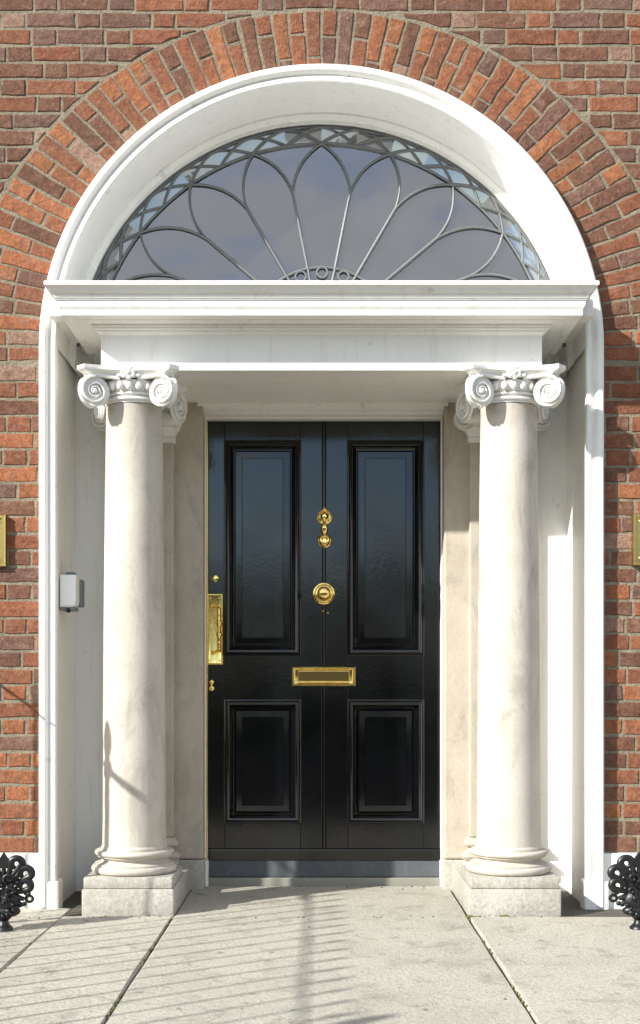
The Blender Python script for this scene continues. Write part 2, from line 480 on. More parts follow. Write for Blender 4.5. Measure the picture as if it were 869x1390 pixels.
arch = thing('brick_arch', (0, 0, 2.2), 'round brick arch of narrow radial bricks above the white fanlight surround', 'arch')
def r_out(a, c0, rad):
    # distance from (0, ZC) along angle a to the circle of centre (0, c0)
    d = ZC-c0; s = sin(a); return -d*s+math.sqrt(max(0, rad*rad-d*d*(1-s*s)))
NV = 64; A0, A1 = R(-2.3), R(182.3)
for i in range(NV):
    a0 = A0+(A1-A0)*i/NV; a1 = A0+(A1-A0)*(i+1)/NV; am = (a0+a1)/2
    ro = r_out(am, AC, AR)-rnd.uniform(0, .008); ri = 1.140
    hg = .0046
    long = .205+rnd.uniform(-.02, .012); short = .095+rnd.uniform(-.02, .015)
    first = short if i % 2 else long
    cuts = [ro, ro-first, ri]
    if ro-first-ri > .235: cuts = [ro, ro-first, ro-first-.11, ri]
    elif ro-first-ri < .045: cuts = [ro, ri]
    for k in range(len(cuts)-1):
        r1, r0 = cuts[k]-(0 if k == 0 else .005), cuts[k+1]+(.005 if k < len(cuts)-2 else 0)
        if r1-r0 < .02: continue
        g0, g1 = hg*rnd.uniform(.7, 1.2), hg*rnd.uniform(.7, 1.2)
        wd = lambda r, g: g/r*(1+max(0, (r-1.2))*1.6)
        poly = [(r0*cos(a1-wd(r0, g1)), ZC+r0*sin(a1-wd(r0, g1))), (r0*cos(a0+wd(r0, g0)), ZC+r0*sin(a0+wd(r0, g0))),
                (r1*cos(a0+wd(r1, g0)), ZC+r1*sin(a0+wd(r1, g0))), (r1*cos(a1-wd(r1, g1)), ZC+r1*sin(a1-wd(r1, g1)))]
        single(poly, brick_tint(0, 0, True), arch)

# ------------------------------------------------------------------ white arched surround: moulding, reveal, panels, jambs
sur = thing('door_surround', (0, 0, 0), 'white painted arched moulding and deep reveal framing the whole doorway', 'doorway')
def sweep_arch(bm, prof, z0=0., narc=72):
    rows = []
    for r, y in prof:
        row = [(-r, y, z0)]+[(-r, y, z0+(ZC-z0)*k/6) for k in range(1, 6)]
        row += [(r*cos(pi-pi*i/narc), y, ZC+r*sin(pi-pi*i/narc)) for i in range(narc+1)]
        row += [(r, y, z0+(ZC-z0)*k/6) for k in range(5, 0, -1)]+[(r, y, z0)]
        rows.append(row)
    strip(bm, rows)
bm = bmesh.new()
sweep_arch(bm, [(1.143, .03), (1.143, -.034), (1.1405, -.044), (1.134, -.0505), (1.125, -.052), (1.116, -.049), (1.110, -.042), (1.106, -.034),
                (1.1045, -.028), (1.100, -.028), (1.096, -.033), (1.090, -.038), (1.087, -.0395), (1.077, -.0395), (1.072, -.036), (1.070, -.026), (1.072, .0)])
finish('arch_moulding', bm, 'paint', sur, 28)
bm = bmesh.new()
strip(bm, [[(r*cos(pi*i/72), y, ZC+r*sin(pi*i/72)) for i in range(73)] for r, y in ((1.071, -.03), (1.071, .10), (1.070, .26))])
finish('arch_soffit', bm, 'paint', sur, 28)
for s in (-1, 1):
    bm = bmesh.new(); strip(bm, [[(s*x, y, z) for z in (-.03, .8, 1.6, 2.43)] for x, y in ((1.071, -.03), (1.073, .0), (1.083, .008), (1.085, .47))]); finish('reveal', bm, 'paint', sur, 28)
bm = bmesh.new()
strip(bm, [[(r*cos(pi*i/72), y, ZC-.0225*max(0, min(1, (1.0715-r)/.018))+r*sin(pi*i/72)) for i in range(73)] for r, y in ((1.0715, .226), (1.067, .227), (1.065, .233), (1.061, .238), (1.059, .244), (1.054, .2445), (1.053, .250), (1.053, .47))])
finish('arch_stop', bm, 'paint', sur, 28)
for s in (-1, 1):
    a, b = sorted((s*.64, s*1.09)); boxo('back_panel', (a, b, .43, .50, -.03, 2.40), 'paint', sur, .0)
    a, b = sorted((s*1.062, s*1.163)); boxo('base_block', (a, b, -.044, .05, -.03, .105), 'paint', sur, .010)
    # stone jamb beside the door
    x0, x1 = (-.655, -.522) if s < 0 else (.540, .662)
    boxo('stone_jamb', (x0, x1, .412, .60, .132, 2.20), 'jamb', sur, .008)
    boxo('jamb_foot', (x0-(.0 if s < 0 else .004), x1+(.004 if s < 0 else .0), .400, .60, -.03, .129), 'plinth', sur, .006)

# ------------------------------------------------------------------ entablature
ent = thing('entablature', (0, .1, 2.142), 'white entablature with moulded cornice carried on the two columns', 'entablature')
FW, FY, BK = .874, -.136, .43
def sweep_u(name, prof, mat='paint', sharp=28):
    bm = bmesh.new()
    strip(bm, [[(-(FW+p*.93), BK, z), (-(FW+p*.93), FY-p, z), (FW+p*.93, FY-p, z), (FW+p*.93, BK, z)] for p, z in prof])
    return finish(name, bm, mat, ent, sharp)
ZT = 2.437
cyma = [(.1955-.028*(t+.10*sin(2*pi*t)), 2.419-.024*t) for t in (i/8 for i in range(9))]
sweep_u('cornice', [(-.10, ZT+.004), (0.1940, ZT), (0.1975, ZT-.003), (0.1975, 2.421), (0.1955, 2.419)]+cyma[1:] +
        [(0.1640, 2.395), (0.1640, 2.389), (0.1615, 2.382), (0.1570, 2.379), (0.1570, 2.376), (0.1525, 2.3755), (0.1525, 2.372), (0.1515, 2.362), (0.1470, 2.350), (0.1425, 2.343),
         (0.1425, 2.3415), (0.1415, 2.341), (0.1415, 2.321), (0.1395, 2.3185), (0.1140, 2.3185), (0.1120, 2.3215), (0.0840, 2.3215), (0.0820, 2.3185), (.030, 2.3185)])
sweep_u('bed_moulding', [(.034, 2.3195), (.034, 2.312), (.0315, 2.310), (.0285, 2.310), (.027, 2.304), (.022, 2.299), (.018, 2.298), (.018, 2.293), (.0155, 2.292), (.009, 2.289), (.004, 2.284), (.0, 2.283)])
sweep_u('frieze', [(.0, 2.284), (.0, 2.161), (.0035, 2.1595), (.0035, 2.1445), (.0015, 2.142), (-.01, 2.142)])
bm = bmesh.new()
NS = 10
strip(bm, [[(-FW+.008, FY+.008, 2.142), (FW-.008, FY+.008, 2.142)], [(-FW+.008, BK+.02, 2.142), (FW-.008, BK+.02, 2.142)]])
finish('soffit', bm, 'paint', ent)
bm = bmesh.new(); box(bm, -1.078, 1.078, FY, .46, 2.36, ZT+.002, .0); finish('cornice_top', bm, 'paint', ent)
# moulded door head under the soffit
bm = bmesh.new()
strip(bm, [[(-.545, y, z), (.556, y, z)] for y, z in ((.40, 2.1425), (.40, 2.135), (.408, 2.128), (.428, 2.122), (.43, 2.116), (.46, 2.112), (.462, 2.100), (.500, 2.096), (.502, 2.0895), (.56, 2.0895))])
finish('door_head', bm, 'paint', ent, 28)

# ------------------------------------------------------------------ columns
CX, CY = .754, -.053
def volute(bm, c, ang, side, rv=.055, depth=.045, turns=2.4):
    """spiral scroll on a vertical disc; ang = heading of the face normal, side = -1 left scroll, +1 right scroll (seen from its front)"""
    nrm = Vector((sin(ang), -cos(ang), 0)); u = Vector((cos(ang), sin(ang), 0)); v = Vector((0, 0, 1)); c = Vector(c)
    P = lambda a, b, d: c+u*a+v*b+nrm*d
    n = 28; rings = []
    for r, d in ((rv*.60, -depth), (rv*.93, -depth*.45), (rv*.97, -.006), (rv*.93, -.001), (rv*.86, -.007), (rv*.30, -.002)):
        rings.append([bm.verts.new(P(r*cos(2*pi*i/n), r*sin(2*pi*i/n), d)) for i in range(n)])
    for A, B in zip(rings, rings[1:]):
        for i in range(n): bm.faces.new((A[i], A[(i+1) % n], B[(i+1) % n], B[i]))
    bm.faces.new(rings[0]); bm.faces.new(rings[-1])
    pts, rr = [], []
    T = turns*2*pi
    for i in range(46):
        t = T*i/45; r = rv*.93*math.exp(-math.log(4.6)*t/T)
        a = pi/2-side*t
        pts.append(P(r*cos(a), r*sin(a), .003)); rr.append(max(.0034, r*.11))
    tube(bm, pts, .005, 6, rr=rr, nrm=nrm, flat=1.7)
    ec = P(0, 0, .004); ellip(bm, ec, .0105, .0105, .0105, 10, 6)

def stone_column(group):
    t = thing('stone_column', (0, CY, 0), '', 'column', group)
    def fin(name, bm, mat, par, sharp): return finish(name, bm, mat, par, sharp)
    c = (0, CY, 0)
    bm = bmesh.new(); box(bm, -.179, .179, CY-.179, .408, -.03, .1025, .007); pl = fin('plinth_block', bm, 'plinth', t, 40)
    bm = bmesh.new(); box(bm, -.173, .173, CY-.173, CY+.173, .1035, .1475, .006); fin('plinth_slab', bm, 'plinth', t, 40)
    bm = bmesh.new()
    def tor(r, z0, z1, n=9):
        h = (z1-z0)/2; return [(r-h+h*cos(a), (z0+z1)/2+h*sin(a)) for a in (-pi/2+pi*i/n for i in range(n+1))]
    sc = [(.156-.020*sin(pi*i/8)*1.0-.012*i/8, .1855+.0265*i/8) for i in range(9)]
    lathe(bm, [(.12, .1476)]+tor(.171, .148, .180)+[(.158, .1805), (.158, .185)]+sc+[(.147, .2125), (.147, .217)]+tor(.158, .2175, .2385)+[(.138, .239), (.138, .2435), (.12, .2437)], c, 64)
    fin('base', bm, 'column', t, 30)
    bm = bmesh.new(); prof = [(.10, .2438), (.1335, .244), (.1335, .249), (.1285, .257)]
    for i in range(1, 17):
        k = i/16; prof.append((.1265-.0145*k**1.8, .262+1.745*k))
    prof += [(.113, 2.010), (.10, 2.012)]
    lathe(bm, prof, c, 64); fin('shaft', bm, 'column', t, 30)
    cap = link('capital', None, t, (0, CY, 2.012)); cap.empty_display_size = .1
    bm = bmesh.new()
    lathe(bm, [(.10, 2.0125), (.116, 2.0125), (.116, 2.020)]+tor(.128, 2.0205, 2.034)+[(.118, 2.0345), (.118, 2.041)]+tor(.1305, 2.0415, 2.050, 6)+[(.121, 2.0505), (.125, 2.058), (.134, 2.072), (.142, 2.086), (.144, 2.094), (.10, 2.095)], c, 56)
    fin('neck_ring', bm, 'paint', cap, 32)
    bm = bmesh.new()
    for i in range(24):
        a = 2*pi*i/24; r = .139
        ellip(bm, (r*cos(a), CY+r*sin(a), 2.074), .0135, .0135, .0195, 8, 6)
    for i in range(24):
        a = 2*pi*(i+.5)/24; r = .140; tube(bm, [(r*cos(a), CY+r*sin(a), 2.094), (.131*cos(a), CY+.131*sin(a), 2.056)], .003, 5)
    fin('egg_and_dart', bm, 'paint', cap, 50)
    # abacus with hollow sides and cut corners
    def ab(h, cut, sag):
        out = []
        for q in range(4):
            for i in range(11):
                s = -1+2*i/10; x = s*(h-cut); y = -h+sag*(1-s*s)
                a = q*pi/2; out.append((x*cos(a)-y*sin(a), CY+x*sin(a)+y*cos(a)))
        return out
    bm = bmesh.new(); rows = []
    for h, z in ((.155, 2.100), (.175, 2.1025), (.178, 2.112), (.183, 2.1155), (.194, 2.121), (.199, 2.126), (.199, 2.1415)):
        rows.append([bm.verts.new((x, y, z)) for x, y in ab(h, .034, .040)])
    for A, B in zip(rows, rows[1:]):
        for i in range(len(A)): bm.faces.new((A[i], A[(i+1) % len(A)], B[(i+1) % len(A)], B[i]))
    bm.faces.new(rows[0]); bm.faces.new(rows[-1]); fin('abacus', bm, 'paint', cap, 30)
    for q in range(4):
        a = q*pi/2
        rot = lambda x, y: (x*cos(a)-y*sin(a), CY+x*sin(a)+y*cos(a))
        for s in (-1, 1):
            bm = bmesh.new(); x, y = rot(s*.130, -.163)
            volute(bm, (x, y, 2.044), a-s*R(24), s, .0625, .021)
            # the scroll's band running from the middle of the side into the spiral
            pts = [rot(s*xx, yy) for xx, yy in ((.035, -.140), (.06, -.143), (.09, -.150), (.115, -.158), (.130, -.164))]
            tube(bm, [(px, py, 2.0985+.003*i) for i, (px, py) in enumerate(pts)], .0085, 7)
            # solid mass that joins the two faces of the corner scroll
            cx, cy = rot(s*.122, -.122); ellip(bm, (cx, cy, 2.058), .034, .034, .044, 12, 8)
            fin('volute', bm, 'paint', cap, 35)
        bm = bmesh.new(); fx, fy = rot(0, -.158)
        ellip(bm, (fx, fy, 2.118), .013, .013, .013)
        for k in range(7):
            b = 2*pi*k/7+.3; dx, dz = .021*cos(b), .019*sin(b); px, py = rot(dx, -.154)
            ellip(bm, (px, py, 2.118+dz), .0115, .0115, .0105, 8, 6)
        for k in (-1, 1):
            px, py = rot(k*.036, -.146); ellip(bm, (px, py, 2.108), .014, .012, .009, 8, 6)
        fin('fleuron', bm, 'paint', cap, 50)
    return t

def copy_tree(o, parent=None, loc=None):
    c = o.copy(); COL.objects.link(c); c.parent = parent
    if parent is not None: c.matrix_parent_inverse = o.matrix_parent_inverse.copy()
    for ch in list(o.children): copy_tree(ch, c)
    if loc is not None: c.location = loc
    return c
colm = stone_column('columns either side of the door')
colR = copy_tree(colm, None, (CX, CY, 0))
colm.location = (-CX, CY, 0)
colm['label'] = 'stone column with scrolled white capital beside the small white box, left of the black door'
colR['label'] = 'sunlit stone column with scrolled white capital, right of the black door'

# ------------------------------------------------------------------ pilasters
def pilaster(s, label):
    x0, x1 = .648, .925; xc = (x0+x1)/2*s; hwid = (x1-x0)/2; yf = .375
    t = thing('stone_pilaster', (xc, .42, 0), label, 'pilaster', 'pilasters behind the columns')
    B = lambda n, h, y, z0, z1, m, bv=.005: boxo(n, (xc-h, xc+h, y, .432, z0, z1), m, t, bv)
    B('shaft', hwid, yf, .232, 1.962, 'jamb', .006)
    bm = bmesh.new()
    rows = [(0, .232), (.004, .231), (.006, .222), (.012, .217), (.016, .212), (.020, .204), (.018, .196), (.004, .190), (.0, .180), (.006, .170), (.022, .163), (.030, .150), (.026, .137), (.022, .133), (.022, .104)]
    strip(bm, [[(xc-hwid-p, .43, z), (xc-hwid-p, yf-p, z), (xc+hwid+p, yf-p, z), (xc+hwid+p, .43, z)] for p, z in rows])
    finish('base', bm, 'column', t, 30)
    cap = link('capital', None, t, (xc, .42, 1.962)); cap.empty_display_size = .1
    bm = bmesh.new()
    rows = [(-.004, 1.958), (.004, 1.958), (.006, 1.966), (.006, 1.982), (.003, 1.985), (.006, 1.989), (.012, 2.0), (.022, 2.016), (.026, 2.019), (.026, 2.030), (.030, 2.033), (.034, 2.045), (.046, 2.062), (.052, 2.066), (.052, 2.10), (.058, 2.106), (.058, 2.1415)]
    strip(bm, [[(xc-hwid-p, .43, z), (xc-hwid-p, yf-p, z), (xc+hwid+p, yf-p, z), (xc+hwid+p, .43, z)] for p, z in rows])
    finish('capital_moulding', bm, 'paint', cap, 30)
    for e in (-1, 1):
        if s < 0 and e > 0: continue          # the inner scroll of the left pilaster has broken off
        bm = bmesh.new(); volute(bm, (xc+e*(hwid+.028), yf-.056, 2.050), 0, e, .050, .05)
        finish('volute', bm, 'paint', cap, 35)
    return t
pilaster(-1, 'flat stone pilaster with stepped capital behind the left column')
pilaster(1, 'flat stone pilaster with scroll capital behind the right column')

# ------------------------------------------------------------------ fanlight
YG = .27; K = (DC+.27)/FOC; FZ = 2.437; ZF = 2.238
fan = thing('fanlight', (0, YG, FZ), 'half round fanlight of dark glass with grey petal and lattice leadwork', 'fanlight')
PX = lambda px, py: Vector(((px-VX)*K, YG-.010, HC+(HZ-py)*K))
PO = lambda r, th, y=YG-.010: Vector((r*sin(th), y, ZF+r*cos(th)))      # th from the vertical
RR, RI = 1.046, .979
def bar(pts, r=.0062, name='glazing_bar'):
    bm = bmesh.new(); tube(bm, pts, r, 8, flat=1.15); return finish(name, bm, 'lead', fan, 50)
# glass: one large sheet below the ring, small panes in the ring
bm = bmesh.new(); th = R(77)
ring = [(RI*sin(-th+2*th*i/48), YG, ZF+RI*cos(-th+2*th*i/48)) for i in range(49)]
vs = [bm.verts.new(p) for p in ring]+[bm.verts.new((.98, YG, FZ-.02)), bm.verts.new((-.98, YG, FZ-.02))]
bm.faces.new(vs); finish('glass_sheet', bm, 'glass', fan)
NSUB = 20; sub = R(8.75)
for i in range(-10, 10):
    a0, a1 = i*sub, (i+1)*sub
    bm = bmesh.new(); t0, t1 = rnd.uniform(-.0008, .0008), rnd.choice((-.013, -.011, -.009, -.003, .0))
    strip(bm, [[PO(RI, a0+(a1-a0)*k/3, YG+.001+t0*(k-1.5)) for k in range(4)], [PO(RR+.004, a0+(a1-a0)*k/3, YG+.001+t1) for k in range(4)]])
    finish('ring_pane', bm, 'glass', fan)
bar([PO(RI, R(-80)+R(160)*i/70) for i in range(71)], .0052)
bar([PO(RR, R(-84)+R(168)*i/70) for i in range(71)], .0065, 'rim')
# lattice in the ring
for i in range(-9, 10):
    for s in (-1, 1):
        a = i*sub; span = s*sub*.98
        if abs(a+span) > R(84): continue
        pts = []
        for k in range(9):
            t = k/8; pts.append(PO(RI+(RR-RI)*(1-(1-t)**1.45), a+span*t, YG-.012-.002*s))
        bar(pts, .0058)
# spokes and petals (symmetric about the middle)
Jp = [(475.5, 262.5), (536.5, 285), (591, 326), (637, 376)]
FC = (437, 455)
for s in (-1, 1):
    prev = None
    for k, (jx, jy) in enumerate(Jp):
        mir = lambda p: (VX+s*(p[0]-VX), p[1])
        j = PX(*mir((jx, jy))); c = PX(*mir(FC)); d = (j-c).normalized()
        bar([c+d*.10, j], .0062, 'spoke')
        for side in (-1, 1):
            th = R(17.5)*(k if side < 0 else k+1)*s
            p = PO(RI, th)
            ch = p-j; L = ch.length; up = d-ch*(d.dot(ch)/L/L); up = up.normalized()*L*.125
            bar([j+ch*t+up*4*t*(1-t) for t in (q/16 for q in range(17))], .0052, 'petal_bar')
    # lowest half petal
    j = PX(VX+s*262, 455); p = PO(RI, s*R(70)); bar(bez(PX(VX+s*150, 440), PX(VX+s*235, 372), PX(VX+s*262, 378), p, 14), .0058, 'petal_bar')
hubc = PX(VX+1, 466); hr = 102*K
bar([hubc+Vector((hr*sin(a), 0, hr*cos(a))) for a in (R(-70)+R(140)*i/30 for i in range(31))], .0058, 'hub_arc')
for dx, dy in ((-28, 376.5), (1, 371), (30, 376.5), (-55, 389), (57, 389)):
    cc = PX(VX+dx, dy)+Vector((0, -.004, 0))
    bm = bmesh.new(); tube(bm, [cc+Vector((.0225*cos(a), 0, .0225*sin(a))) for a in (2*pi*i/20 for i in range(20))], .0046, 6, closed=True)
    finish('hub_ring', bm, 'lead', fan, 50)
bm = bmesh.new(); box(bm, -1.06, 1.06, YG-.02, YG+.03, FZ-.03, FZ+.022, .004); finish('sill_rail', bm, 'paint', fan, 40)
# hallway behind the glass and the door
bm = bmesh.new()
X, Y0, Y1, Z1 = 1.25, .56, 4.5, 3.55
for q in ([(-X, Y1, 0), (X, Y1, 0), (X, Y1, Z1), (-X, Y1, Z1)], [(-X, Y0, Z1), (X, Y0, Z1), (X, Y1, Z1), (-X, Y1, Z1)],
          [(-X, Y0, 0), (-X, Y1, 0), (-X, Y1, Z1), (-X, Y0, Z1)], [(X, Y0, 0), (X, Y1, 0), (X, Y1, Z1), (X, Y0, Z1)], [(-X, Y0, .004), (X, Y0, .004), (X, Y1, .004), (-X, Y1, .004)]):
    bm.faces.new([bm.verts.new(p) for p in q])
# wall around the opening, closing the hall against daylight
pa = [(1.055*cos(pi*i/40), .47, ZC+1.055*sin(pi*i/40)) for i in range(41)]
pb = [(1.7*cos(pi*i/40), .47, ZC+1.7*sin(pi*i/40)) for i in range(41)]
strip(bm, [pa, pb])
for z in (Z1,): bm.faces.new([bm.verts.new(p) for p in ((-X, .47, z), (X, .47, z), (X, Y0, z), (-X, Y0, z))])
tag(finish('hallway', bm, 'hall'), None, kind='structure')

# ------------------------------------------------------------------ front door
YD = .55; KD = 5.65/FOC
DX = lambda px: (px-VX)*KD
DZ = lambda py: HC+(HZ-py)*KD
DL, DR, DT, DB = DX(283), DX(597), DZ(572), DZ(1168)
door = thing('front_door', ((DL+DR)/2, YD, .03), 'glossy black four panel front door with brass fittings', 'door')
xs = [DL, DX(305), DX(408), DX(472), DX(575), DR]
zs = [DB, DZ(1117), DZ(950), DZ(889), DZ(598), DT]
def dbox(name, x0, x1, z0, z1, y=YD, mat='black', bev=.0022, y1=YD+.05, par=None):
    return boxo(name, (x0, x1, y, y1, z0, z1), mat, par or door, bev)
dbox('stile', xs[0], xs[1], DB, DT); dbox('stile', xs[4], xs[5], DB, DT)
mid = (xs[2]+xs[3])/2
dbox('stile', xs[2], mid-.0085, DB, DT); dbox('stile', mid+.0085, xs[3], DB, DT)
bm = bmesh.new(); tube(bm, [(mid, YD+.003, DB), (mid, YD+.003, DT)], .0062, 10); finish('centre_bead', bm, 'black', door, 50)
dbox('bead_ground', mid-.009, mid+.009, DB, DT, YD+.006)
for a, b in ((1, 2), (3, 4)):
    dbox('rail', xs[a]+.0004, xs[b]-.0004, zs[0], zs[1], YD+.0006); dbox('rail', xs[a]+.0004, xs[b]-.0004, zs[2], zs[3], YD+.0006); dbox('rail', xs[a]+.0004, xs[b]-.0004, zs[4], zs[5], YD+.0006)
def panel(x0, x1, z0, z1):
    """raised and fielded panel inside a bolection moulding: rings of (inset, depth)"""
    def rings(bm, prof, cap):
        rows = []
        for i, y in prof:
            rows.append([bm.verts.new((x, YD+y, z)) for x, z in ((x0+i, z0+i), (x1-i, z0+i), (x1-i, z1-i), (x0+i, z1-i))])
        for A, B in zip(rows, rows[1:]):
            for k in range(4): bm.faces.new((A[k], A[(k+1) % 4], B[(k+1) % 4], B[k]))
        if cap: bm.faces.new(rows[-1])
    bm = bmesh.new(); rings(bm, [(.046, .018), (.048, .021), (.051, .021), (.0525, .0135), (.0765, .0120), (.0775, .0095), (.0795, .0095), (.0805, .0115), (.081, .0113)], True)
    p = finish('panel', bm, 'black', door, 6)
    bm = bmesh.new(); rings(bm, [(-.004, .002), (-.003, -.003), (.0, -.0055), (.004, -.0060), (.008, -.0125), (.014, -.0155), (.020, -.0135), (.024, -.009), (.026, -.003), (.041, .011), (.043, .011), (.047, .020)], False)
    finish('panel_moulding', bm, 'black', p, 32)
for a in (1, 3):
    panel(xs[a], xs[a+1], zs[3], zs[4]); panel(xs[a], xs[a+1], zs[1], zs[2])
bm = bmesh.new(); zz = DZ(1153)
strip(bm, [[(DL, y, z), (DR, y, z)] for y, z in ((YD-.001, zz+.006), (YD-.010, zz+.001), (YD-.013, zz-.004), (YD-.013, DB+.001), (YD, DB+.001))])
finish('weather_bar', bm, 'black', door, 20)
dbox('kick_board', DL, DR, DZ(1190), DB, YD-.012, 'kick', .003)
# frame round the leaf
fr = thing('door_frame', (0, .55, 0), 'thin white door frame with painted sill around the black door', 'door frame')
boxo('frame_post', (DL-.035, DL-.0075, .505, .62, .115, 2.0893), 'paint', fr, .003)
boxo('frame_post', (DR+.002, DR+.03, .505, .62, .115, 2.0893), 'paint', fr, .003)
boxo('brass_strip', (DL-.0072, DL-.001, .535, .62, .10, DT), 'brass', fr, .001)
boxo('frame_foot', (DL-.040, DL+.003, .492, .545, -.02, .1145), 'paint', fr, .006)
boxo('frame_foot', (DR-.002, DR+.034, .492, .545, -.02, .1145), 'paint', fr, .006)
boxo('sill', (DL+.002, DR-.002, .520, .62, -.02, .0325), 'sill', fr, .003)

# brass fittings
def brasspart(name, par, fn, sharp=35):
    bm = bmesh.new(); fn(bm); return finish(name, bm, 'brass', par, sharp)
kx = DX(440.5)
kn = link('knocker', None, door, (kx, YD, DZ(718)))
brasspart('rose', kn, lambda bm: lathe(bm, [(.034, -.001), (.034, .004), (.030, .0075), (.022, .009), (.016, .013), (.012, .022), (.009, .026), (.0, .027)][:-1], (kx, YD, DZ(702)), 32, 'Y'))
brasspart('hinge_pin', kn, lambda bm: (lathe(bm, [(.013, .0), (.016, .006), (.013, .012), (.011, .016)], (kx, YD-.004, DZ(694.5)), 16, 'Z'), ellip(bm, (kx, YD-.026, DZ(706)), .010, .012, .014)))
brasspart('drop', kn, lambda bm: lathe(bm, [(.005, .034), (.009, .030), (.008, .024), (.014, .016), (.0165, .006), (.0155, -.008), (.011, -.018), (.008, -.024), (.012, -.030), (.006, -.036)], (kx, YD-.026, DZ(718.5)), 20, 'Z'))
brasspart('strike_plate', kn, lambda bm: lathe(bm, [(.032, -.001), (.032, .005), (.028, .009), (.024, .0085), (.020, .006), (.008, .006)], (kx, YD, DZ(734)), 32, 'Y'))
def hoop(bm):
    c = Vector((kx, YD-.020, DZ(734)))
    tube(bm, [c+Vector((.016*cos(a), 0, .018*sin(a)-.001)) for a in (2*pi*i/24 for i in range(24))], .0062, 8, closed=True)
    ellip(bm, (kx, YD-.020, DZ(740)), .010, .012, .011)
brasspart('hoop', kn, hoop)
kb = link('knob', None, door, (DX(439.7), YD, DZ(806)))
c = (DX(439.7), YD, DZ(806))
brasspart('rose', kb, lambda bm: lathe(bm, [(.0505, -.001), (.0505, .003), (.048, .0065), (.043, .008), (.041, .0065), (.039, .0085), (.034, .0115), (.030, .0115), (.028, .0095), (.018, .011)], c, 48, 'Y'))
brasspart('handle', kb, lambda bm: lathe(bm, [(.013, .010), (.0125, .022), (.016, .028), (.024, .034), (.029, .043), (.0295, .051), (.026, .060), (.018, .066), (.008, .0685)], c, 40, 'Y'))
for px, py in ((438.5, 829.5), (445, 832)):
    brasspart('screw', door, lambda bm: lathe(bm, [(.0038, -.001), (.0038, .0015), (.002, .003)], (DX(px), YD, DZ(py)), 10, 'Y'))
lp = link('letter_plate', None, door, (DX(440), YD, DZ(918)))
def frame_rect(bm, x0, x1, z0, z1, prof):
    rows = [[bm.verts.new((x, YD-y, z)) for x, z in ((x0+i, z0+i), (x1-i, z0+i), (x1-i, z1-i), (x0+i, z1-i))] for i, y in prof]
    for A, B in zip(rows, rows[1:]):
        for k in range(4): bm.faces.new((A[k], A[(k+1) % 4], B[(k+1) % 4], B[k]))
    bm.faces.new(rows[-1])
lx0, lx1, lz0, lz1 = DX(396.5), DX(482.5), DZ(931.5), DZ(905)
brasspart('plate', lp, lambda bm: frame_rect(bm, lx0, lx1, lz0, lz1, [(0, -.001), (0, .005), (.003, .0085), (.010, .0085), (.014, .006), (.022, .005)]), 20)
def flapmesh(bm):
    box(bm, lx0+.027, lx1-.027, YD-.0105, YD-.004, lz0+.021, lz1-.018, .003)
    for v in bm.verts: v.co.y += (v.co.z-lz0-.021)*-.09
brasspart('flap', lp, flapmesh, 18)
brasspart('lip', lp, lambda bm: tube(bm, [(lx0+.028, YD-.013, lz0+.019), (lx1-.028, YD-.013, lz0+.019)], .0042, 8))
ph = link('pull_handle', None, door, (DX(292), YD, DZ(854)))
hx0, hx1, hz0, hz1 = DX(281.5), DX(302.8), DZ(902.5), DZ(806)
brasspart('back_plate', ph, lambda bm: frame_rect(bm, hx0, hx1, hz0, hz1, [(0, -.001), (0, .004), (.002, .0065), (.006, .0065), (.008, .0045), (.012, .004)]), 20)
gx = hx0+.040; zc = (hz0+hz1)/2
def grip(bm):
    pts, rr = [], []
    for i in range(41):
        t = -1+2*i/40; z = zc+t*.105
        e = max(0, (abs(t)-.86)/.14); x = hx0+.056-.030*e*e; y = YD-.048+.040*e*e
        r = .0068+.0075*math.exp(-((abs(t)-.24)/.10)**2)-.001*e
        for b in (.0, .43, .47, .62): r += .0032*math.exp(-((abs(t)-b)/.018)**2)
        pts.append((x, y, z)); rr.append(r)
    tube(bm, pts, .007, 12, rr=rr)
brasspart('grip', ph, grip, 50)
for e in (-1, 1):
    brasspart('grip_boss', ph, lambda bm: lathe(bm, [(.011, .003), (.011, .007), (.008, .012), (.006, .016)], (hx0+.026, YD, zc+e*.105), 14, 'Y'))
    for q in (-1, 1):
        brasspart('screw', ph, lambda bm: lathe(bm, [(.0042, .003), (.0042, .0075), (.002, .009)], ((hx0+hx1)/2+q*.021, YD, zc+e*.140), 10, 'Y'))
brasspart('upper_lock', door, lambda bm: lathe(bm, [(.0165, -.001), (.0165, .006), (.0145, .010), (.010, .012), (.004, .012)], (DX(292.5), YD, DZ(785.5)), 24, 'Y'))
brasspart('keyhole_cover', door, lambda bm: (ellip(bm, (DX(287.5), YD-.003, DZ(926)), .0105, .007, .0125), ellip(bm, (DX(287.5), YD-.003, DZ(934.5)), .012, .008, .0135), ellip(bm, (DX(287.5), YD-.006, DZ(930)), .006, .007, .010)))

# ------------------------------------------------------------------ small things on the wall
sb = thing('sensor_box', (-1.04, .11, 1.215), 'small white plastic box with dark lens fixed inside the left reveal', 'sensor')
def body(bm):
    pts = [(-1.078, 1.352), (-1.012, 1.352)]
    for i in range(7):
        a = -(pi/2)*i/6; pts.append((-1.030+.018*cos(a), 1.245+.025*sin(a)))
    pts += [(-1.078, 1.220)]
    A = [bm.verts.new((x, .055, z)) for x, z in pts]; Bv = [bm.verts.new((x, .135, z)) for x, z in pts]
    for i in range(len(pts)): bm.faces.new((A[i], A[(i+1) % len(pts)], Bv[(i+1) % len(pts)], Bv[i]))
    bm.faces.new(A); bm.faces.new(Bv)
    bmesh.ops.bevel(bm, geom=[e for e in bm.edges if e.verts[0].co.y < .06 and e.verts[1].co.y < .06], offset=.006, segments=2, affect='EDGES')
bm = bmesh.new(); body(bm); finish('cover', bm, 'plastic', sb, 40)
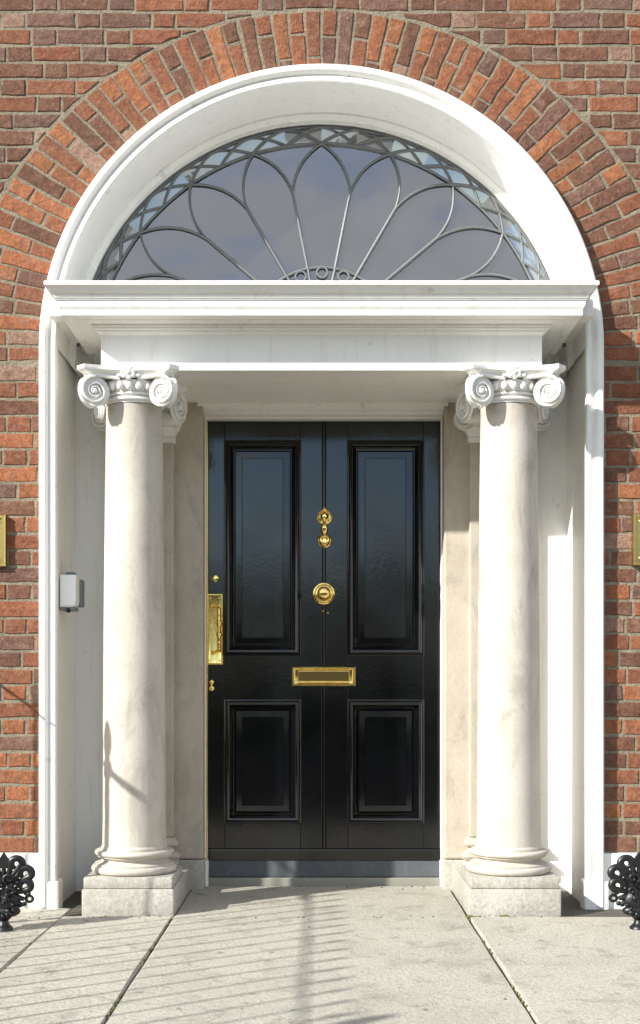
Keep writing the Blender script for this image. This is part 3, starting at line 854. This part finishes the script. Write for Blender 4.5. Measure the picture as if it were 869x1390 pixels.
boxo('bracket', (-1.079, -1.000, .1355, .190, 1.225, 1.340), 'grey', sb, .006)
boxo('cable_gland', (-1.060, -1.026, .085, .15, 1.3525, 1.366), 'grey', sb, .003)
boxo('base_tray', (-1.0785, -1.020, .060, .16, 1.206, 1.2195), 'grey', sb, .003)
bm = bmesh.new(); lathe(bm, [(.010, 0), (.010, .006), (.007, .010), (.003, .011)], (-1.043, .066, 1.2055), 18, 'Y'); finish('lens', bm, 'dark', sb, 40)

def plaque(x0, x1, z0, z1, label):
    t = thing('brass_plaque', ((x0+x1)/2, 0, z0), label, 'plaque', 'brass plaques on the brickwork')
    bm = bmesh.new()
    rows = [[bm.verts.new((x, -y, z)) for x, z in ((x0+i, z0+i), (x1-i, z0+i), (x1-i, z1-i), (x0+i, z1-i))] for i, y in ((0, -.008), (0, .024), (.003, .028), (.014, .028), (.018, .020), (.020, .018))]
    for A, B in zip(rows, rows[1:]):
        for k in range(4): bm.faces.new((A[k], A[(k+1) % 4], B[(k+1) % 4], B[k]))
    finish('rim', bm, 'plaque_brass', t, 20)
    boxo('plate', (x0+.019, x1-.019, -.019, .0, z0+.019, z1-.019), 'plaque_brass', t, .0)
    for q in (x0+.03, x1-.03):
        for zz in (z0+.03, z1-.03):
            bm = bmesh.new(); lathe(bm, [(.006, .018), (.006, .0225), (.003, .025)], (q, 0, zz), 10, 'Y'); finish('screw', bm, 'brass', t, 40)
plaque(-1.62, -1.281, 1.377, 1.588, 'brass name plaque on the bricks at the left edge')
plaque(1.262, 1.60, 1.382, 1.592, 'brass name plaque on the bricks at the right edge')

# ------------------------------------------------------------------ cast iron boot scrapers
def scraper(xc, yc, label):
    t = thing('boot_scraper', (xc, yc, 0), label, 'boot scraper', 'boot scrapers beside the doorway')
    P = lambda x, z, y=0.: Vector((xc+x, yc+y, z))
    def add(name, fn, sharp=50):
        bm = bmesh.new(); fn(bm); finish(name, bm, 'iron', t, sharp)
    add('foot', lambda bm: lathe(bm, [(.030, -.005), (.030, .008), (.024, .014), (.017, .022), (.015, .034), (.024, .044), (.030, .052)], (xc, yc, 0), 20))
    def spike(bm):
        vs = [P(0, .284), P(.020, .248), P(.012, .226), P(-.012, .226), P(-.020, .248)]
        A = [bm.verts.new(v+Vector((0, -.008, 0))) for v in vs]; Bv = [bm.verts.new(v+Vector((0, .008, 0))) for v in vs]
        for i in range(5): bm.faces.new((A[i], A[(i+1) % 5], Bv[(i+1) % 5], Bv[i]))
        bm.faces.new(A); bm.faces.new(Bv); tube(bm, [P(0, .10), P(0, .245)], .008, 8)
    add('spike', spike, 30)
    for s in (-1, 1):
        for cx, cz, r, root in ((.040, .243, .0205, (.008, .165)), (.070, .208, .0215, (.012, .150)), (.0685, .163, .0205, (.014, .132))):
            def lobe(bm):
                # hooked loop: out along one side, round the tip and curl back inwards
                c = Vector((cx, cz)); rt = Vector(root); d = (c-rt).normalized(); n = Vector((-d.y, d.x))*-1
                pts = [rt, c-d*.030+n*.010]
                a0 = math.atan2(n.y, n.x)
                for i in range(16):
                    a = a0+(2*pi*.80)*i/15; rr = r*(1-.25*i/15)
                    pts.append(c+Vector((cos(a), sin(a)))*rr)
                tube(bm, [P(s*p.x, p.y) for p in pts], .0095, 8, flat=.8, rr=[.008, .010]+[.0125]*12+[.011, .010, .008, .006])
                tube(bm, [P(s*rt.x, rt.y), P(s*(c-d*.02-n*.012).x, (c-d*.02-n*.012).y), P(s*(c-n*r).x, (c-n*r).y)], .0095, 8)
            add('lobe', lobe)
        def leaf(bm):
            tube(bm, [P(s*.012, .118), P(s*.040, .120), P(s*.066, .112)], .010, 8, rr=[.014, .013, .008])
            tube(bm, [P(s*(.083+.011*cos(a)), .113+.011*sin(a)) for a in (2*pi*i/14 for i in range(14))], .0055, 6, closed=True)
            for x, z in ((.072, .134), (.080, .130), (.066, .094), (.054, .090)): ellip(bm, P(s*x, z), .009, .008, .009, 8, 6)
            tube(bm, [P(s*.012, .105), P(s*.045, .098), P(s*.062, .090)], .010, 8, rr=[.014, .012, .006])
        add('side_leaf', leaf)
        def scroll(bm):
            pts = []; rr = []
            for i in range(24):
                a = -.6+i*.30; r = .022*math.exp(-.06*i); pts.append(P(s*(.024-r*cos(a)), .190+r*sin(a), -.022)); rr.append(.006-.0001*i)
            tube(bm, pts, .006, 8, rr=rr)
            tube(bm, [P(s*.004, .10, -.024), P(s*.022, .145, -.024), P(s*.034, .172, -.022)], .007, 8)
            pts = [P(s*(.030-.016*math.exp(-.06*i)*cos(-.3+i*.32)), .145+.016*math.exp(-.06*i)*sin(-.3+i*.32), -.030) for i in range(20)]
            tube(bm, pts, .005, 8)
        add('scroll', scroll)
    def mass(bm):
        ellip(bm, P(0, .104, -.004), .052, .022, .046, 14, 10); ellip(bm, P(0, .068, -.002), .056, .024, .024, 14, 8)
        r2 = random.Random(5)
        for i in range(26):
            a = r2.uniform(0, 2*pi); ellip(bm, P(.042*cos(a)*r2.uniform(.5, 1.15), .088+.034*sin(a), -.014-r2.uniform(0, .012)), r2.uniform(.007, .012), .009, r2.uniform(.006, .012), 8, 6)
    add('leaf_cluster', mass)
    t.scale = (1.13, 1.1, 1.0)
scraper(-1.163, -.515, 'black cast iron palmette boot scraper by the left white plinth')
scraper(1.166, -.50, 'black cast iron palmette boot scraper by the right white plinth')

# ------------------------------------------------------------------ railing beside the landing (its shadow falls across the flags)
rail = thing('iron_railing', (-1.56, -1.2, 0), 'black iron railing standing along the left edge of the landing', 'railing')
RX = -1.56
def add(name, fn, sharp=50):
    bm = bmesh.new(); fn(bm); return finish(name, bm, 'iron', rail, sharp)
add('top_rail', lambda bm: tube(bm, [(RX, -2.92, 1.077), (RX, 0, 1.077)], .0065, 8))
add('rail_shadow_thickener', lambda bm: tube(bm, [(RX, -.62-.33*i/10, 1.075-.012*sin(pi*i/10)) for i in range(11)], .013, 8, nrm=Vector((1, 0, 0)), rr=[.014]*8+[.011, .008, .006]))  # unseen thick length of rail, added to broaden its shadow on the column
add('bottom_rail', lambda bm: box(bm, RX-.016, RX+.016, -2.92, -.0, .075, .09, .003))
bm0 = bmesh.new(); lathe(bm0, [(.0058, 0), (.0058, 1.09), (.011, 1.10), (.007, 1.115), (.013, 1.14), (.011, 1.16), (.003, 1.19)], (0, 0, 0), 10)
bar0 = finish('bar', bm0, 'iron', rail, 50, (0, 0, 0)); bar0.location = (RX, -.13, 0)
for i in range(1, 20):
    if i == 4: continue
    b = bar0.copy(); COL.objects.link(b); b.parent = rail; b.matrix_parent_inverse = bar0.matrix_parent_inverse.copy(); b.location = (RX, -.13-.142*i, 0)
for y in (-.62, -2.92):
    add('post', lambda bm: lathe(bm, [(.030, 0), (.030, .08), (.019, .10), (.019, 1.03), (.032, 1.05), (.032, 1.09), (.018, 1.11), (.030, 1.16), (.030, 1.20), (.018, 1.245), (.003, 1.265)], (RX, y, 0), 16))

# ------------------------------------------------------------------ park across the street (seen only in the gloss of the door)
def crown_clumps(bm, ox, oy, sc, r2):
    for i in range(48):
        a = r2.uniform(0, 2*pi); rr = 2.6*math.sqrt(r2.random()); z = r2.uniform(.9, 5.2); k = 1-((z-2.6)/3.2)**2
        c = Vector((rr*k*cos(a), rr*k*sin(a), z))
        for j in range(45):
            p = c+Vector((r2.gauss(0, .42), r2.gauss(0, .42), r2.gauss(0, .36))); n = Vector((r2.gauss(0, 1), r2.gauss(0, 1), r2.gauss(0, 1))).normalized()
            u = n.orthogonal().normalized()*.13; v = n.cross(u)*.75
            bm.faces.new([bm.verts.new(Vector((ox, oy, ST))+(q-Vector((0, 0, ST)))*sc) for q in (p+u, p+v, p-u, p-v)])
bm = bmesh.new(); r2 = random.Random(3)
for i in range(14): crown_clumps(bm, -27+i*4.2+r2.uniform(-.6, .6), -38+r2.uniform(-2, 2), r2.uniform(.82, 1.05), r2)
box(bm, -60, 60, -34.2, -33, ST, 1.0, .1)
me = bpy.data.meshes.new('park_trees'); bm.to_mesh(me); bm.free(); me.materials.append(M['leaf'])
tag(link('park_trees', me), 'far mass of park trees and hedge across the street behind the viewer', 'trees', None, 'stuff')
